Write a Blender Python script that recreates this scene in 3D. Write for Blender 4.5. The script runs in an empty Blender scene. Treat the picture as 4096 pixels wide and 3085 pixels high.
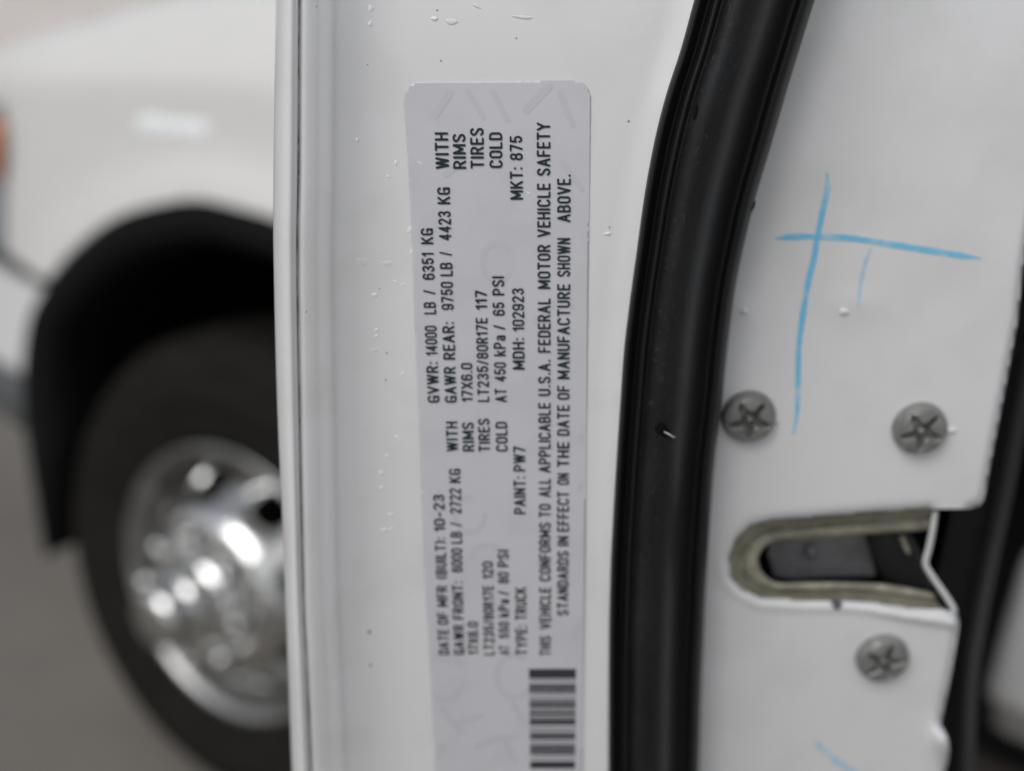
import bpy, bmesh, math, random
import numpy as np
from mathutils import Vector, Matrix

random.seed(7)
SC = bpy.context.scene
COL = SC.collection

# ------------------------------------------------------------------ camera, sky, sun, exposure
FPX = 50.0 / 36.0 * 4096.0           # focal length in pixels of the 4096 wide photograph
CX, CY = 2048.0, 1542.0
PITCH, ROLL = math.radians(22.0), math.radians(-10.5)
CAM = np.array([0.0, 0.0, 1.59])
_R0 = np.array([1.0, 0, 0]); _D0 = np.array([0, -math.sin(PITCH), -math.cos(PITCH)])
AF = np.array([0, math.cos(PITCH), -math.sin(PITCH)])
AR = _R0 * math.cos(ROLL) + _D0 * math.sin(ROLL)
AD = -_R0 * math.sin(ROLL) + _D0 * math.cos(ROLL)

cd = bpy.data.cameras.new('camera')
cam = bpy.data.objects.new('camera', cd); COL.objects.link(cam)
M = Matrix.Identity(4)
for i in range(3):
    M[i][0], M[i][1], M[i][2], M[i][3] = AR[i], -AD[i], -AF[i], CAM[i]
cam.matrix_world = M
cd.lens = 50; cd.sensor_width = 36; cd.sensor_fit = 'HORIZONTAL'
cd.clip_start = 0.02; cd.clip_end = 500
cd.dof.use_dof = True; cd.dof.focus_distance = 0.336; cd.dof.aperture_fstop = 7.0
SC.camera = cam

SUN_EL, SUN_AZ = math.radians(44), math.radians(217)     # azimuth clockwise from +Y
w = bpy.data.worlds.new('World'); SC.world = w; w.use_nodes = True
nt = w.node_tree; nt.nodes.clear()
sky = nt.nodes.new('ShaderNodeTexSky'); sky.sky_type = 'NISHITA'; sky.sun_disc = False
sky.sun_elevation = SUN_EL; sky.sun_rotation = SUN_AZ; sky.air_density = 1.0; sky.dust_density = 1.5; sky.ozone_density = 1.0
hs = nt.nodes.new('ShaderNodeHueSaturation'); hs.inputs['Saturation'].default_value = 0.27
bg = nt.nodes.new('ShaderNodeBackground'); bg.inputs['Strength'].default_value = 0.078
wo = nt.nodes.new('ShaderNodeOutputWorld')
nt.links.new(sky.outputs[0], hs.inputs['Color']); nt.links.new(hs.outputs[0], bg.inputs[0]); nt.links.new(bg.outputs[0], wo.inputs[0])

sd = bpy.data.lights.new('sun', 'SUN'); sd.energy = 0.9; sd.angle = math.radians(32); sd.color = (1.0, 0.985, 0.98)
sun = bpy.data.objects.new('sun', sd); COL.objects.link(sun)
sdir = Vector((math.sin(SUN_AZ) * math.cos(SUN_EL), math.cos(SUN_AZ) * math.cos(SUN_EL), math.sin(SUN_EL)))
sun.rotation_euler = sdir.to_track_quat('Z', 'Y').to_euler()

vs = SC.view_settings; vs.view_transform = 'Standard'; vs.look = 'None'; vs.gamma = 1; vs.exposure = 0.53; vs.use_curve_mapping = False
SC.render.engine = 'CYCLES'
SC.cycles.use_denoising = True
SC.cycles.max_bounces = 8

# ------------------------------------------------------------------ materials
def mat(name, color, rough=0.5, metal=0.0, coat=0.0, coat_rough=0.05, spec=0.5, noise=None, rough_noise=None, bump=None):
    """noise=(scale, other colour, low, high); rough_noise=(scale, lo, hi); bump=(scale, strength, distance)"""
    m = bpy.data.materials.new(name); m.use_nodes = True
    t = m.node_tree; b = t.nodes['Principled BSDF']
    b.inputs['Base Color'].default_value = (*color, 1); b.inputs['Roughness'].default_value = rough
    b.inputs['Metallic'].default_value = metal; b.inputs['Coat Weight'].default_value = coat
    b.inputs['Coat Roughness'].default_value = coat_rough; b.inputs['Specular IOR Level'].default_value = spec
    tc = t.nodes.new('ShaderNodeTexCoord')
    def nz(scale, detail=5):
        n = t.nodes.new('ShaderNodeTexNoise'); n.inputs['Scale'].default_value = scale; n.inputs['Detail'].default_value = detail
        t.links.new(tc.outputs['Object'], n.inputs['Vector']); return n
    if noise:
        n = nz(noise[0]); r = t.nodes.new('ShaderNodeMapRange')
        r.inputs['From Min'].default_value = noise[2]; r.inputs['From Max'].default_value = noise[3]
        t.links.new(n.outputs['Fac'], r.inputs['Value'])
        mx = t.nodes.new('ShaderNodeMix'); mx.data_type = 'RGBA'
        mx.inputs['A'].default_value = (*color, 1); mx.inputs['B'].default_value = (*noise[1], 1)
        t.links.new(r.outputs[0], mx.inputs['Factor']); t.links.new(mx.outputs['Result'], b.inputs['Base Color'])
    if rough_noise:
        n = nz(rough_noise[0]); r = t.nodes.new('ShaderNodeMapRange')
        r.inputs['From Min'].default_value = 0.3; r.inputs['From Max'].default_value = 0.7
        r.inputs['To Min'].default_value = rough_noise[1]; r.inputs['To Max'].default_value = rough_noise[2]
        t.links.new(n.outputs['Fac'], r.inputs['Value']); t.links.new(r.outputs[0], b.inputs['Roughness'])
    if bump:
        n = nz(bump[0]); bp = t.nodes.new('ShaderNodeBump'); bp.inputs['Strength'].default_value = bump[1]; bp.inputs['Distance'].default_value = bump[2]
        t.links.new(n.outputs['Fac'], bp.inputs['Height']); t.links.new(bp.outputs[0], b.inputs['Normal'])
    return m

M_WHITE = mat('white_paint_dimmed', (0.71, 0.70, 0.68), 0.35, coat=0.5, coat_rough=0.10, noise=(55, (0.66, 0.66, 0.645), 0.45, 0.75), bump=(260, 0.05, 0.0002))  # jamb's paint again, toned down and warmed for the light on the fender
M_JAMB = mat('white_jamb_paint', (0.78, 0.78, 0.785), 0.32, coat=0.9, coat_rough=0.04, noise=(38, (0.70, 0.70, 0.69), 0.48, 0.80), bump=(320, 0.06, 0.00015))
M_SEALER = mat('seam_dirt', (0.16, 0.145, 0.135), 0.8, noise=(260, (0.46, 0.45, 0.44), 0.42, 0.66))
M_SPECK = mat('dirt_speck', (0.32, 0.31, 0.30), 0.8)
M_LABEL = mat('label_vinyl', (0.62, 0.615, 0.645), 0.34, spec=0.5, noise=(70, (0.585, 0.58, 0.61), 0.42, 0.68), bump=(180, 0.10, 0.00012))
M_INK = mat('label_ink', (0.018, 0.030, 0.036), 0.5, spec=0.3)
M_BAR = mat('barcode_ink', (0.045, 0.045, 0.055), 0.5, spec=0.3)
M_GHOST = mat('label_ghost_ink', (0.57, 0.565, 0.60), 0.42, spec=0.4)
M_CRAYON = mat('blue_crayon', (0.20, 0.57, 0.83), 0.75, spec=0.2, noise=(250, (0.62, 0.73, 0.79), 0.52, 0.74))
M_CRAYON_PALE = mat('pale_blue_crayon', (0.38, 0.62, 0.78), 0.75, spec=0.2, noise=(420, (0.62, 0.70, 0.76), 0.42, 0.66))
M_SCREW = mat('coated_screw_steel', (0.28, 0.278, 0.268), 0.38, metal=0.3, noise=(300, (0.20, 0.20, 0.192), 0.4, 0.7))
M_OLIVE = mat('primer_olive', (0.25, 0.24, 0.185), 0.45, noise=(190, (0.42, 0.405, 0.32), 0.38, 0.66), bump=(300, 0.3, 0.0004))
M_LATCH = mat('latch_steel', (0.30, 0.30, 0.315), 0.40, metal=0.5, noise=(160, (0.22, 0.22, 0.23), 0.4, 0.7))
M_BLACK = mat('black_plastic', (0.012, 0.012, 0.013), 0.55, spec=0.35, bump=(500, 0.1, 0.0003))
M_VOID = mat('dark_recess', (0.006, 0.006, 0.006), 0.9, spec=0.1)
M_TYRE = mat('tyre_rubber', (0.0095, 0.0088, 0.0072), 0.85, spec=0.16, noise=(30, (0.016, 0.0145, 0.0115), 0.4, 0.7))
M_ARCH = mat('arch_plastic', (0.005, 0.0054, 0.0058), 0.75, spec=0.15)
M_CHROME = mat('chrome', (0.66, 0.66, 0.65), 0.08, metal=1.0, rough_noise=(14, 0.05, 0.12), bump=(38, 0.55, 0.006))
M_LIP = mat('rim_lip_metal', (0.42, 0.42, 0.415), 0.36, metal=1.0, rough_noise=(20, 0.26, 0.45))
M_STEEL = mat('wheel_steel', (0.55, 0.55, 0.54), 0.22, metal=1.0, rough_noise=(25, 0.16, 0.30))
M_AMBER = mat('amber_lens', (0.50, 0.17, 0.07), 0.3, coat=0.6)
M_LENS = mat('headlamp_lens', (0.45, 0.52, 0.60), 0.08, metal=0.6, coat=1.0)
M_BADGE = mat('badge_pale', (0.90, 0.93, 0.94), 0.3, metal=0.0, coat=0.6)  # pale blue-white stands in for the chrome's bright reflection
M_SATIN = mat('satin_silver_paint', (0.60, 0.60, 0.60), 0.35, coat=0.4)
M_GAP = mat('grey_gap_trim', (0.11, 0.117, 0.122), 0.5)
M_GROUND = mat('concrete', (0.235, 0.215, 0.188), 0.85, noise=(1.4, (0.165, 0.152, 0.135), 0.38, 0.66), bump=(60, 0.4, 0.004))
M_LOT = mat('far_ground_pale', (0.78, 0.71, 0.66), 0.9, noise=(2.0, (0.70, 0.63, 0.58), 0.4, 0.65))
M_TAUPE = mat('taupe_floor', (0.10, 0.08, 0.07), 0.8, noise=(60, (0.07, 0.06, 0.05), 0.4, 0.7))
M_BEAD = mat('clear_blob', (0.86, 0.86, 0.86), 0.06, coat=1.0, coat_rough=0.02)

def rubber():
    m = mat('black_rubber', (0.0075, 0.0078, 0.0085), 0.50, spec=0.36, bump=(700, 0.12, 0.0002))
    t = m.node_tree; b = t.nodes['Principled BSDF']
    uv = t.nodes.new('ShaderNodeUVMap'); sep = t.nodes.new('ShaderNodeSeparateXYZ'); t.links.new(uv.outputs[0], sep.inputs[0])
    # chalky residue: smeared specks along the nearer flank of the bulb
    mp = t.nodes.new('ShaderNodeMapping'); mp.inputs['Scale'].default_value = (26, 60, 1); t.links.new(uv.outputs[0], mp.inputs[0])
    n1 = t.nodes.new('ShaderNodeTexNoise'); n1.inputs['Scale'].default_value = 1.0; n1.inputs['Detail'].default_value = 8; n1.inputs['Distortion'].default_value = 2.2
    t.links.new(mp.outputs[0], n1.inputs['Vector'])
    r1 = t.nodes.new('ShaderNodeMapRange'); r1.inputs['From Min'].default_value = 0.60; r1.inputs['From Max'].default_value = 0.78
    t.links.new(n1.outputs['Fac'], r1.inputs['Value'])
    mp2 = t.nodes.new('ShaderNodeMapping'); mp2.inputs['Scale'].default_value = (2.5, 7, 1); t.links.new(uv.outputs[0], mp2.inputs[0])
    n2 = t.nodes.new('ShaderNodeTexNoise'); n2.inputs['Scale'].default_value = 1.0; n2.inputs['Detail'].default_value = 3; t.links.new(mp2.outputs[0], n2.inputs['Vector'])
    r2 = t.nodes.new('ShaderNodeMapRange'); r2.inputs['From Min'].default_value = 0.40; r2.inputs['From Max'].default_value = 0.72
    t.links.new(n2.outputs['Fac'], r2.inputs['Value'])
    cr = t.nodes.new('ShaderNodeValToRGB'); e = cr.color_ramp
    e.elements[0].position = 0.20; e.elements[0].color = (0, 0, 0, 1); e.elements[1].position = 0.31; e.elements[1].color = (1, 1, 1, 1)
    x = e.elements.new(0.52); x.color = (0.45, 0.45, 0.45, 1); x = e.elements.new(0.66); x.color = (0, 0, 0, 1)
    t.links.new(sep.outputs[0], cr.inputs[0])
    a = t.nodes.new('ShaderNodeMath'); a.operation = 'MULTIPLY'; t.links.new(r1.outputs[0], a.inputs[0]); t.links.new(cr.outputs[0], a.inputs[1])
    a1 = t.nodes.new('ShaderNodeMath'); a1.operation = 'MULTIPLY'; t.links.new(r2.outputs[0], a1.inputs[0]); t.links.new(cr.outputs[0], a1.inputs[1])
    a2 = t.nodes.new('ShaderNodeMath'); a2.operation = 'MULTIPLY_ADD'; a2.inputs[1].default_value = 0.16; t.links.new(a1.outputs[0], a2.inputs[0]); t.links.new(a.outputs[0], a2.inputs[2])
    mx = t.nodes.new('ShaderNodeMix'); mx.data_type = 'RGBA'; mx.inputs['A'].default_value = (0.0075, 0.0078, 0.0085, 1); mx.inputs['B'].default_value = (0.07, 0.076, 0.088, 1)
    mx.clamp_factor = True
    t.links.new(a2.outputs[0], mx.inputs['Factor']); t.links.new(mx.outputs['Result'], b.inputs['Base Color'])
    return m
M_RUBBER = rubber()

# ------------------------------------------------------------------ helpers
Z0, TILT = 0.37, 0.43                 # the door's rear edge: 0.37 m from the lens, leaning away at the bottom
_q = math.sqrt(1 + TILT * TILT)
def at(x, y, o=0.0):
    """photo pixel -> world point on the door-edge plane pushed back by o metres along its normal"""
    x = np.asarray(x, float); y = np.asarray(y, float)
    u = (x - CX) / FPX; v = (y - CY) / FPX
    k = (Z0 / _q + np.asarray(o, float)) / ((1 - TILT * v) / _q)
    return CAM + (k * u)[..., None] * AR + (k * v)[..., None] * AD + k[..., None] * AF
NRM = -( -TILT * AD + AF) / _q         # out of the door edge, towards the viewer
EX = AR; EY = (AD + TILT * AF) / _q    # across and down the door edge

def tag(o, label=None, cat=None, group=None, kind=None):
    if label: o['label'] = label
    if cat: o['category'] = cat
    if group: o['group'] = group
    if kind: o['kind'] = kind
    return o
def empty(name, loc):
    o = bpy.data.objects.new(name, None); o.location = loc; o.empty_display_size = 0.05; COL.objects.link(o); return o
def world_of(o):
    return o.matrix_basis.copy() if o.parent is None else world_of(o.parent) @ o.matrix_parent_inverse @ o.matrix_basis
def obj(name, verts, faces, m, parent=None, smooth=True, label=None, uvs=None, fix=False):
    me = bpy.data.meshes.new(name)
    me.from_pydata([tuple(map(float, v)) for v in verts], [], faces)
    me.materials.append(m)
    if fix:
        bm = bmesh.new(); bm.from_mesh(me); bmesh.ops.recalc_face_normals(bm, faces=bm.faces); bm.to_mesh(me); bm.free()
    if smooth: me.polygons.foreach_set('use_smooth', [True] * len(me.polygons))
    if uvs is not None:
        l = me.uv_layers.new(name='UVMap')
        for lp in me.loops: l.data[lp.index].uv = uvs[lp.vertex_index]
    o = bpy.data.objects.new(name, me); COL.objects.link(o)
    if parent:
        o.parent = parent
        o.matrix_parent_inverse = world_of(parent).inverted()
    if label: o['label'] = label
    return o
def grid_faces(nr, nc, closed=False):
    fs = []
    for r in range(nr - 1):
        for c in range(nc - (0 if closed else 1)):
            c2 = (c + 1) % nc
            fs.append((r * nc + c, r * nc + c2, (r + 1) * nc + c2, (r + 1) * nc + c))
    return fs
def interp(y, tab):
    """smooth (Catmull-Rom like, monotone) interpolation through (y, value) pairs, linear beyond the ends"""
    t = np.array(sorted(tab), float); X, Y = t[:, 0], t[:, 1]
    h = np.diff(X); dl = np.diff(Y) / h
    m = np.empty_like(Y); m[0] = dl[0]; m[-1] = dl[-1]
    for i in range(1, len(Y) - 1):
        m[i] = 0 if dl[i - 1] * dl[i] <= 0 else 2 * dl[i - 1] * dl[i] / (dl[i - 1] + dl[i])
    y = np.asarray(y, float); i = np.clip(np.searchsorted(X, y) - 1, 0, len(h) - 1)
    s = (y - X[i]) / h[i]; sc = np.clip(s, 0, 1)
    r = ((2 * sc**3 - 3 * sc**2 + 1) * Y[i] + (sc**3 - 2 * sc**2 + sc) * h[i] * m[i] + (-2 * sc**3 + 3 * sc**2) * Y[i + 1] + (sc**3 - sc**2) * h[i] * m[i + 1])
    r = np.where(y < X[0], Y[0] + m[0] * (y - X[0]), r); r = np.where(y > X[-1], Y[-1] + m[-1] * (y - X[-1]), r)
    return r
def seg_dist(px, py, pts, closed=False, widths=None):
    d = np.full(np.broadcast(px, py).shape, 1e9)
    n = len(pts)
    for i in range(n if closed else n - 1):
        (x0, y0), (x1, y1) = pts[i], pts[(i + 1) % n]
        dx, dy = x1 - x0, y1 - y0; L = dx * dx + dy * dy + 1e-12
        t = np.clip(((px - x0) * dx + (py - y0) * dy) / L, 0, 1)
        e = np.hypot(px - x0 - t * dx, py - y0 - t * dy)
        if widths is not None: e = e - (widths[i] + (widths[min(i + 1, len(widths) - 1)] - widths[i]) * t)
        d = np.minimum(d, e)
    return d
def poly_sdf(px, py, pts):
    d = seg_dist(px, py, pts, True)
    ins = np.zeros(d.shape, bool); n = len(pts)
    for i in range(n):
        (x0, y0), (x1, y1) = pts[i], pts[(i + 1) % n]
        if y0 == y1: continue
        c = ((y0 > py) != (y1 > py)) & (px < (x1 - x0) * (py - y0) / (y1 - y0) + x0)
        ins ^= c
    return np.where(ins, -d, d)
def field(xs, ys, sdf):
    """polygons of the region sdf < 0 on the grid xs * ys -> 2-D points, faces"""
    nx = len(xs); pts = []; idx = {}; faces = []
    def vid(key, x, y):
        if key not in idx: idx[key] = len(pts); pts.append((x, y))
        return idx[key]
    for j in range(len(ys) - 1):
        for i in range(nx - 1):
            cs = ((i, j), (i + 1, j), (i + 1, j + 1), (i, j + 1))
            vs_ = [sdf[b, a] for a, b in cs]
            if min(vs_) >= 0: continue
            f = []
            for k in range(4):
                a, b = cs[k], cs[(k + 1) % 4]; va, vb = vs_[k], vs_[(k + 1) % 4]
                if va < 0: f.append(vid(a, xs[a[0]], ys[a[1]]))
                if (va < 0) != (vb < 0):
                    t = va / (va - vb); key = (min(a, b), max(a, b))
                    f.append(vid(key, xs[a[0]] + t * (xs[b[0]] - xs[a[0]]), ys[a[1]] + t * (ys[b[1]] - ys[a[1]])))
            if len(f) >= 3: faces.append(tuple(f))
    return np.array(pts), faces
def smooth_poly(pts, n=4, closed=True):
    """round an outline by sampling a Catmull-Rom curve through it"""
    P = np.array(pts, float); N = len(P); out = []
    for i in range(N if closed else N - 1):
        p0 = P[(i - 1) % N] if closed or i > 0 else P[i]; p1 = P[i]; p2 = P[(i + 1) % N]
        p3 = P[(i + 2) % N] if closed or i + 2 < N else p2
        for k in range(n):
            t = k / n
            out.append(tuple(0.5 * (2 * p1 + (p2 - p0) * t + (2 * p0 - 5 * p1 + 4 * p2 - p3) * t * t + (3 * p1 - p0 - 3 * p2 + p3) * t**3)))
    if not closed: out.append(tuple(P[-1]))
    return out
def resample(pts, n):
    P = np.array(pts, float); d = np.r_[0, np.cumsum(np.hypot(*np.diff(P, axis=0).T))]
    s = np.linspace(0, d[-1], n)
    return np.stack([np.interp(s, d, P[:, 0]), np.interp(s, d, P[:, 1])], -1)

# ------------------------------------------------------------------ ground
gx = np.linspace(-60, 60, 41); gv = [(x, y, 0.0) for y in gx for x in gx]
tag(obj('pavement', gv, grid_faces(41, 41), M_GROUND), kind='structure')

lot = [(x, y, 0.004 + 0.0 * x) for y in np.linspace(6.2, 60, 30) for x in np.linspace(-60, 60, 41)]
tag(obj('pale_far_ground', lot, grid_faces(30, 41), M_LOT), kind='structure')  # pale sheet added over the pavement to make the far ground hazier

# ------------------------------------------------------------------ the pickup truck behind the door (front fender, wheel, cab)
YAW = math.radians(30.4)
TS = np.array([math.cos(YAW), -math.sin(YAW), 0]); TN = np.array([-math.sin(YAW), -math.cos(YAW), 0]); TU = np.array([0, 0, 1.0])
TC = np.array([-0.363, 1.948, 0.0])
def tk(s, d, h):
    """truck coordinates (rearward of the front axle, outward, height) -> world"""
    s, d, h = np.broadcast_arrays(np.asarray(s, float), np.asarray(d, float), np.asarray(h, float))
    return TC + s[..., None] * TS + d[..., None] * TN + h[..., None] * TU
def flat(a): return np.asarray(a).reshape(-1, 3)

truck = empty('pickup_truck', TC)
tag(truck, 'white pickup truck with black wheel arch and chrome front wheel, blurred behind the open door', 'pickup truck')

ARCH = [(0.56, 0.33), (0.535, 0.55), (0.50, 0.72), (0.40, 0.90), (0.25, 0.985), (0.10, 1.015), (-0.046, 1.008), (-0.123, 0.993), (-0.232, 0.943), (-0.298, 0.899),
        (-0.365, 0.836), (-0.400, 0.793), (-0.430, 0.750), (-0.457, 0.695), (-0.467, 0.612), (-0.460, 0.527), (-0.436, 0.436), (-0.404, 0.350), (-0.376, 0.290)]
ARCH_S = smooth_poly(ARCH, 6, closed=False)
def top_h(s): return interp(s, [(-1.0, 0.93), (-0.57, 1.105), (-0.45, 1.152), (-0.224, 1.246), (0.0, 1.30), (0.35, 1.34), (0.66, 1.36)])
def crease_h(s): return interp(s, [(-1.0, 0.95), (-0.57, 1.045), (-0.24, 1.13), (0.0, 1.18), (0.66, 1.22)])
def fender_d(s, h):
    hc = crease_h(s)
    up = np.clip(h - hc, 0, 1)
    d = 0.055 - 0.16 * np.clip(hc - 0.10 - h, 0, 1)**2 - 0.9 * up**1.5 - 0.10 * up
    d = d - 0.5 * np.clip(-s - 0.45, 0, 1)**1.6                        # nose turns inward
    ad = seg_dist(s, h, ARCH_S)
    return d + 0.018 * np.exp(-(ad / 0.05)**2)
xs = np.arange(-0.95, 0.665, 0.02)
arch_poly = ARCH_S + [(-0.376, 0.1), (0.56, 0.1)]
ys2 = np.arange(0.44, 1.40, 0.02); SS, HH = np.meshgrid(xs, ys2)
floor_h = np.where(SS < 0.1, 0.772, 0.46); floor_h = np.where(SS < -0.56, top_h(SS) - 0.085, floor_h)
sd_body = np.maximum(np.maximum(HH - top_h(SS), -poly_sdf(SS, HH, arch_poly)), floor_h - HH)
p2, fc = field(xs, ys2, sd_body)
fend = obj('front_fender', flat(tk(p2[:, 0], fender_d(p2[:, 0], p2[:, 1]), p2[:, 1])), fc, M_WHITE, truck, fix=False)
# shoulder and bonnet, sloping down towards the nose
ss = np.linspace(-0.98, 0.66, 42); V = []
for s_ in ss:
    ht = float(top_h(s_)); dt = float(fender_d(np.array(s_), np.array(ht)))
    for dd, dh in ((0, 0), (-0.012, 0.012), (-0.03, 0.020), (-0.07, 0.026), (-0.3, 0.030), (-0.9, 0.035), (-1.5, 0.03), (-1.78, 0.0)):
        V.append(tk(s_, dt + dd, ht + dh))
obj('bonnet', V, grid_faces(len(ss), 8), M_WHITE, truck)
# grille and nose closing the front
V = []
for s_, k in ((-0.98, 0.0), (-1.0, -0.04)):
    for d_ in np.linspace(-0.10, -1.65, 12):
        for h_ in np.linspace(0.72, 0.92, 4): V.append(tk(s_ - 0.05 * math.sin((d_ + 0.1) / -1.55 * math.pi), d_, h_))
obj('grille', V[:48], grid_faces(12, 4), M_BLACK, truck)
# wheel-arch flare (black), swept along the arch
A = resample(ARCH_S, 90); V = []
tang = np.gradient(A, axis=0); tang /= np.linalg.norm(tang, axis=1)[:, None]
inn = np.stack([-tang[:, 1], tang[:, 0]], -1)
ctr = np.array([0.03, 0.5]); sign = np.sign(((ctr - A) * inn).sum(1)); inn = inn * sign[:, None]
for q in range(len(A)):
    base_d = 0.05
    for off, dd in ((-0.002, -0.02), (-0.002, 0.006), (0.006, 0.020), (0.022, 0.026), (0.045, 0.022), (0.062, 0.008), (0.066, -0.03), (0.066, -0.10)):
        tp_ = min(1.0, 0.06 + min(q, len(A) - 1 - q) / 9.0)
        a_ = A[q] + inn[q] * off * tp_; V.append(tk(a_[0], base_d + dd, a_[1]))
obj('wheel_arch_flare', V, grid_faces(len(A), 8), M_ARCH, truck)
# inner liner
V = []
for q in range(len(A)):
    a_ = A[q] + inn[q] * 0.055
    for d_ in (0.03, -0.15, -0.45): V.append(tk(a_[0], d_, a_[1]))
nA = len(A); fl = grid_faces(nA, 3)
V.append(tk(0.03, -0.45, 0.45)); ci = len(V) - 1
for q in range(nA - 1): fl.append((q * 3 + 2, (q + 1) * 3 + 2, ci))
fl.append((2, (nA - 1) * 3 + 2, ci))
obj('wheel_arch_liner', V, fl, M_VOID, truck, smooth=False)
# badge on the fender
bp = smooth_poly([(-0.245, 1.053), (-0.250, 1.075), (-0.235, 1.086), (-0.18, 1.094), (-0.118, 1.108), (-0.108, 1.100), (-0.110, 1.083), (-0.13, 1.077), (-0.19, 1.066)], 4)
bx_ = np.arange(-0.27, -0.09, 0.006); by_ = np.arange(1.03, 1.13, 0.006); XX, YY = np.meshgrid(bx_, by_)
p2, fc = field(bx_, by_, poly_sdf(XX, YY, bp)); sdv = poly_sdf(p2[:, 0], p2[:, 1], bp)
obj('fender_badge', flat(tk(p2[:, 0], fender_d(p2[:, 0], p2[:, 1]) + 0.001 + 0.0025 * np.clip(-sdv / 0.008, 0, 1)**0.5, p2[:, 1])), fc, M_BADGE, truck)
# gap strip between fender and bumper
V = []
for s_ in np.linspace(-0.90, -0.41, 20):
    hb = 0.742 + (s_ + 0.55) * 0.10
    dn = float(fender_d(np.array(s_), np.array(0.78)))
    for dd, h_ in ((-0.004, hb + 0.06), (-0.004, hb + 0.028), (-0.012, hb + 0.022), (-0.012, hb - 0.004), (-0.05, hb - 0.008)): V.append(tk(s_, dn + dd, h_))
obj('bumper_gap_trim', V, grid_faces(20, 5), M_GAP, truck)
# bumper end: pale above, dark below, painted for chrome mirroring sky and ground
def arch_edge(h): return interp(h, [(0.40, -0.420), (0.436, -0.434), (0.53, -0.458), (0.612, -0.466), (0.70, -0.454), (0.76, -0.424)])
def bumper_part(name, prof, m):
    V = []; srow = np.r_[np.linspace(-0.55, -0.03, 24), -0.012, 0.006]
    for s_ in srow:
        for dd, h_ in prof:
            sx = float(arch_edge(np.array(h_))) + s_
            V.append(tk(sx, 0.055 - 0.5 * max(-sx - 0.45, 0)**1.6 + dd, h_ + (sx + 0.45) * 0.14))
    return obj(name, V, grid_faces(len(srow), len(prof)), m, truck)
bumper_part('front_bumper', [(-0.09, 0.758), (-0.060, 0.760), (-0.044, 0.750), (-0.030, 0.71), (-0.014, 0.66), (0.000, 0.61), (0.004, 0.596), (-0.002, 0.584), (-0.03, 0.576)], M_SATIN)
bumper_part('bumper_dark_lower', [(-0.024, 0.584), (-0.012, 0.575), (-0.016, 0.53), (-0.040, 0.47), (-0.07, 0.435), (-0.14, 0.43)], M_GAP)
# headlamp with amber marker at the nose
hp = np.linspace(0, 1, 14); V = []
for s_ in np.linspace(-0.553, -0.95, 16):
    dn = float(fender_d(np.array(-0.553), np.array(0.9))) - 0.5 * (abs(s_ + 0.45)**1.6 - 0.103**1.6)
    for q in hp:
        h_ = 0.775 + q * (float(top_h(s_)) - 0.085 - 0.775); V.append(tk(s_, dn - 0.004 + 0.012 * math.sin(q * math.pi), h_))
lamp = obj('headlamp', V, grid_faces(16, 14), M_LENS, truck)
V = []
for s_ in np.linspace(-0.548, -0.66, 10):
    dn = float(fender_d(np.array(-0.553), np.array(0.9))) - 0.5 * (abs(min(s_, -.553) + 0.45)**1.6 - 0.103**1.6)
    for q in np.linspace(0, 1, 10):
        V.append(tk(s_ - 0.008 * (1 - math.sin(q * math.pi)), dn + 0.004 + 0.012 * math.sin(q * math.pi), 0.885 + q * 0.105))
obj('marker_lens', V, grid_faces(10, 10), M_AMBER, lamp)
# cab behind the door opening: dark interior, sill, pillar, roof
def tbox(name, s0, s1, d0, d1, h0, h1, m, parent=truck, bev=0.012, label=None):
    V = [tk(s, d, h) for s in (s0, s1) for d in (d0, d1) for h in (h0, h1)]
    F_ = [(0, 1, 3, 2), (4, 6, 7, 5), (0, 4, 5, 1), (2, 3, 7, 6), (0, 2, 6, 4), (1, 5, 7, 3)]
    o = obj(name, V, F_, m, parent, smooth=False, label=label, fix=True)
    b = o.modifiers.new('bevel', 'BEVEL'); b.width = bev; b.segments = 3; return o
tbox('cab_floor', 0.70, 1.80, -1.55, -0.10, 0.50, 0.56, M_BLACK)
tbox('firewall', 0.62, 0.69, -1.55, -0.04, 0.46, 1.34, M_BLACK)
tbox('far_side_trim', 0.70, 1.80, -1.70, -1.60, 0.50, 1.40, M_BLACK)
tbox('seat', 1.30, 1.78, -0.75, -0.22, 0.56, 0.98, M_BLACK, bev=0.06)
tbox('dashboard', 0.70, 0.98, -1.50, -0.10, 0.95, 1.28, M_BLACK, bev=0.05)
tbox('rear_cab_wall', 1.82, 1.88, -1.70, -0.02, 0.50, 1.95, M_WHITE)
tbox('cab_roof', 0.95, 1.88, -1.66, -0.06, 1.96, 2.00, M_WHITE)
# white sill / door-frame corner seen past the door's edge
V = []; sp = [(0.00, 0.930, -0.10), (0.0, 0.918, -0.045), (0.0, 0.900, -0.030), (0.0, 0.86, -0.008), (0.0, 0.80, 0.022), (0.0, 0.785, 0.022), (0.0, 0.772, 0.004), (0.0, 0.75, -0.022), (0.0, 0.728, -0.030), (0.0, 0.712, -0.05), (0, 0.705, -0.1)]
sr = [1.083, 1.085, 1.091, 1.103, 1.13, 1.2, 1.4, 1.75]
for s_, ins in zip(sr, (0.05, 0.02, 0.006, 0.0, 0, 0, 0, 0)):
    for _, h_, d_ in sp: V.append(tk(s_ + (0.905 - h_) * 0.13, d_ - ins, h_ - 0.012 + (s_ - 1.11) * 0.02))
obj('door_frame_sill', V, grid_faces(len(sr), len(sp)), M_WHITE, truck)
tbox('sill_step', 1.02, 1.70, -0.12, 0.02, 0.53, 0.635, M_TAUPE, bev=0.03)

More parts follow.
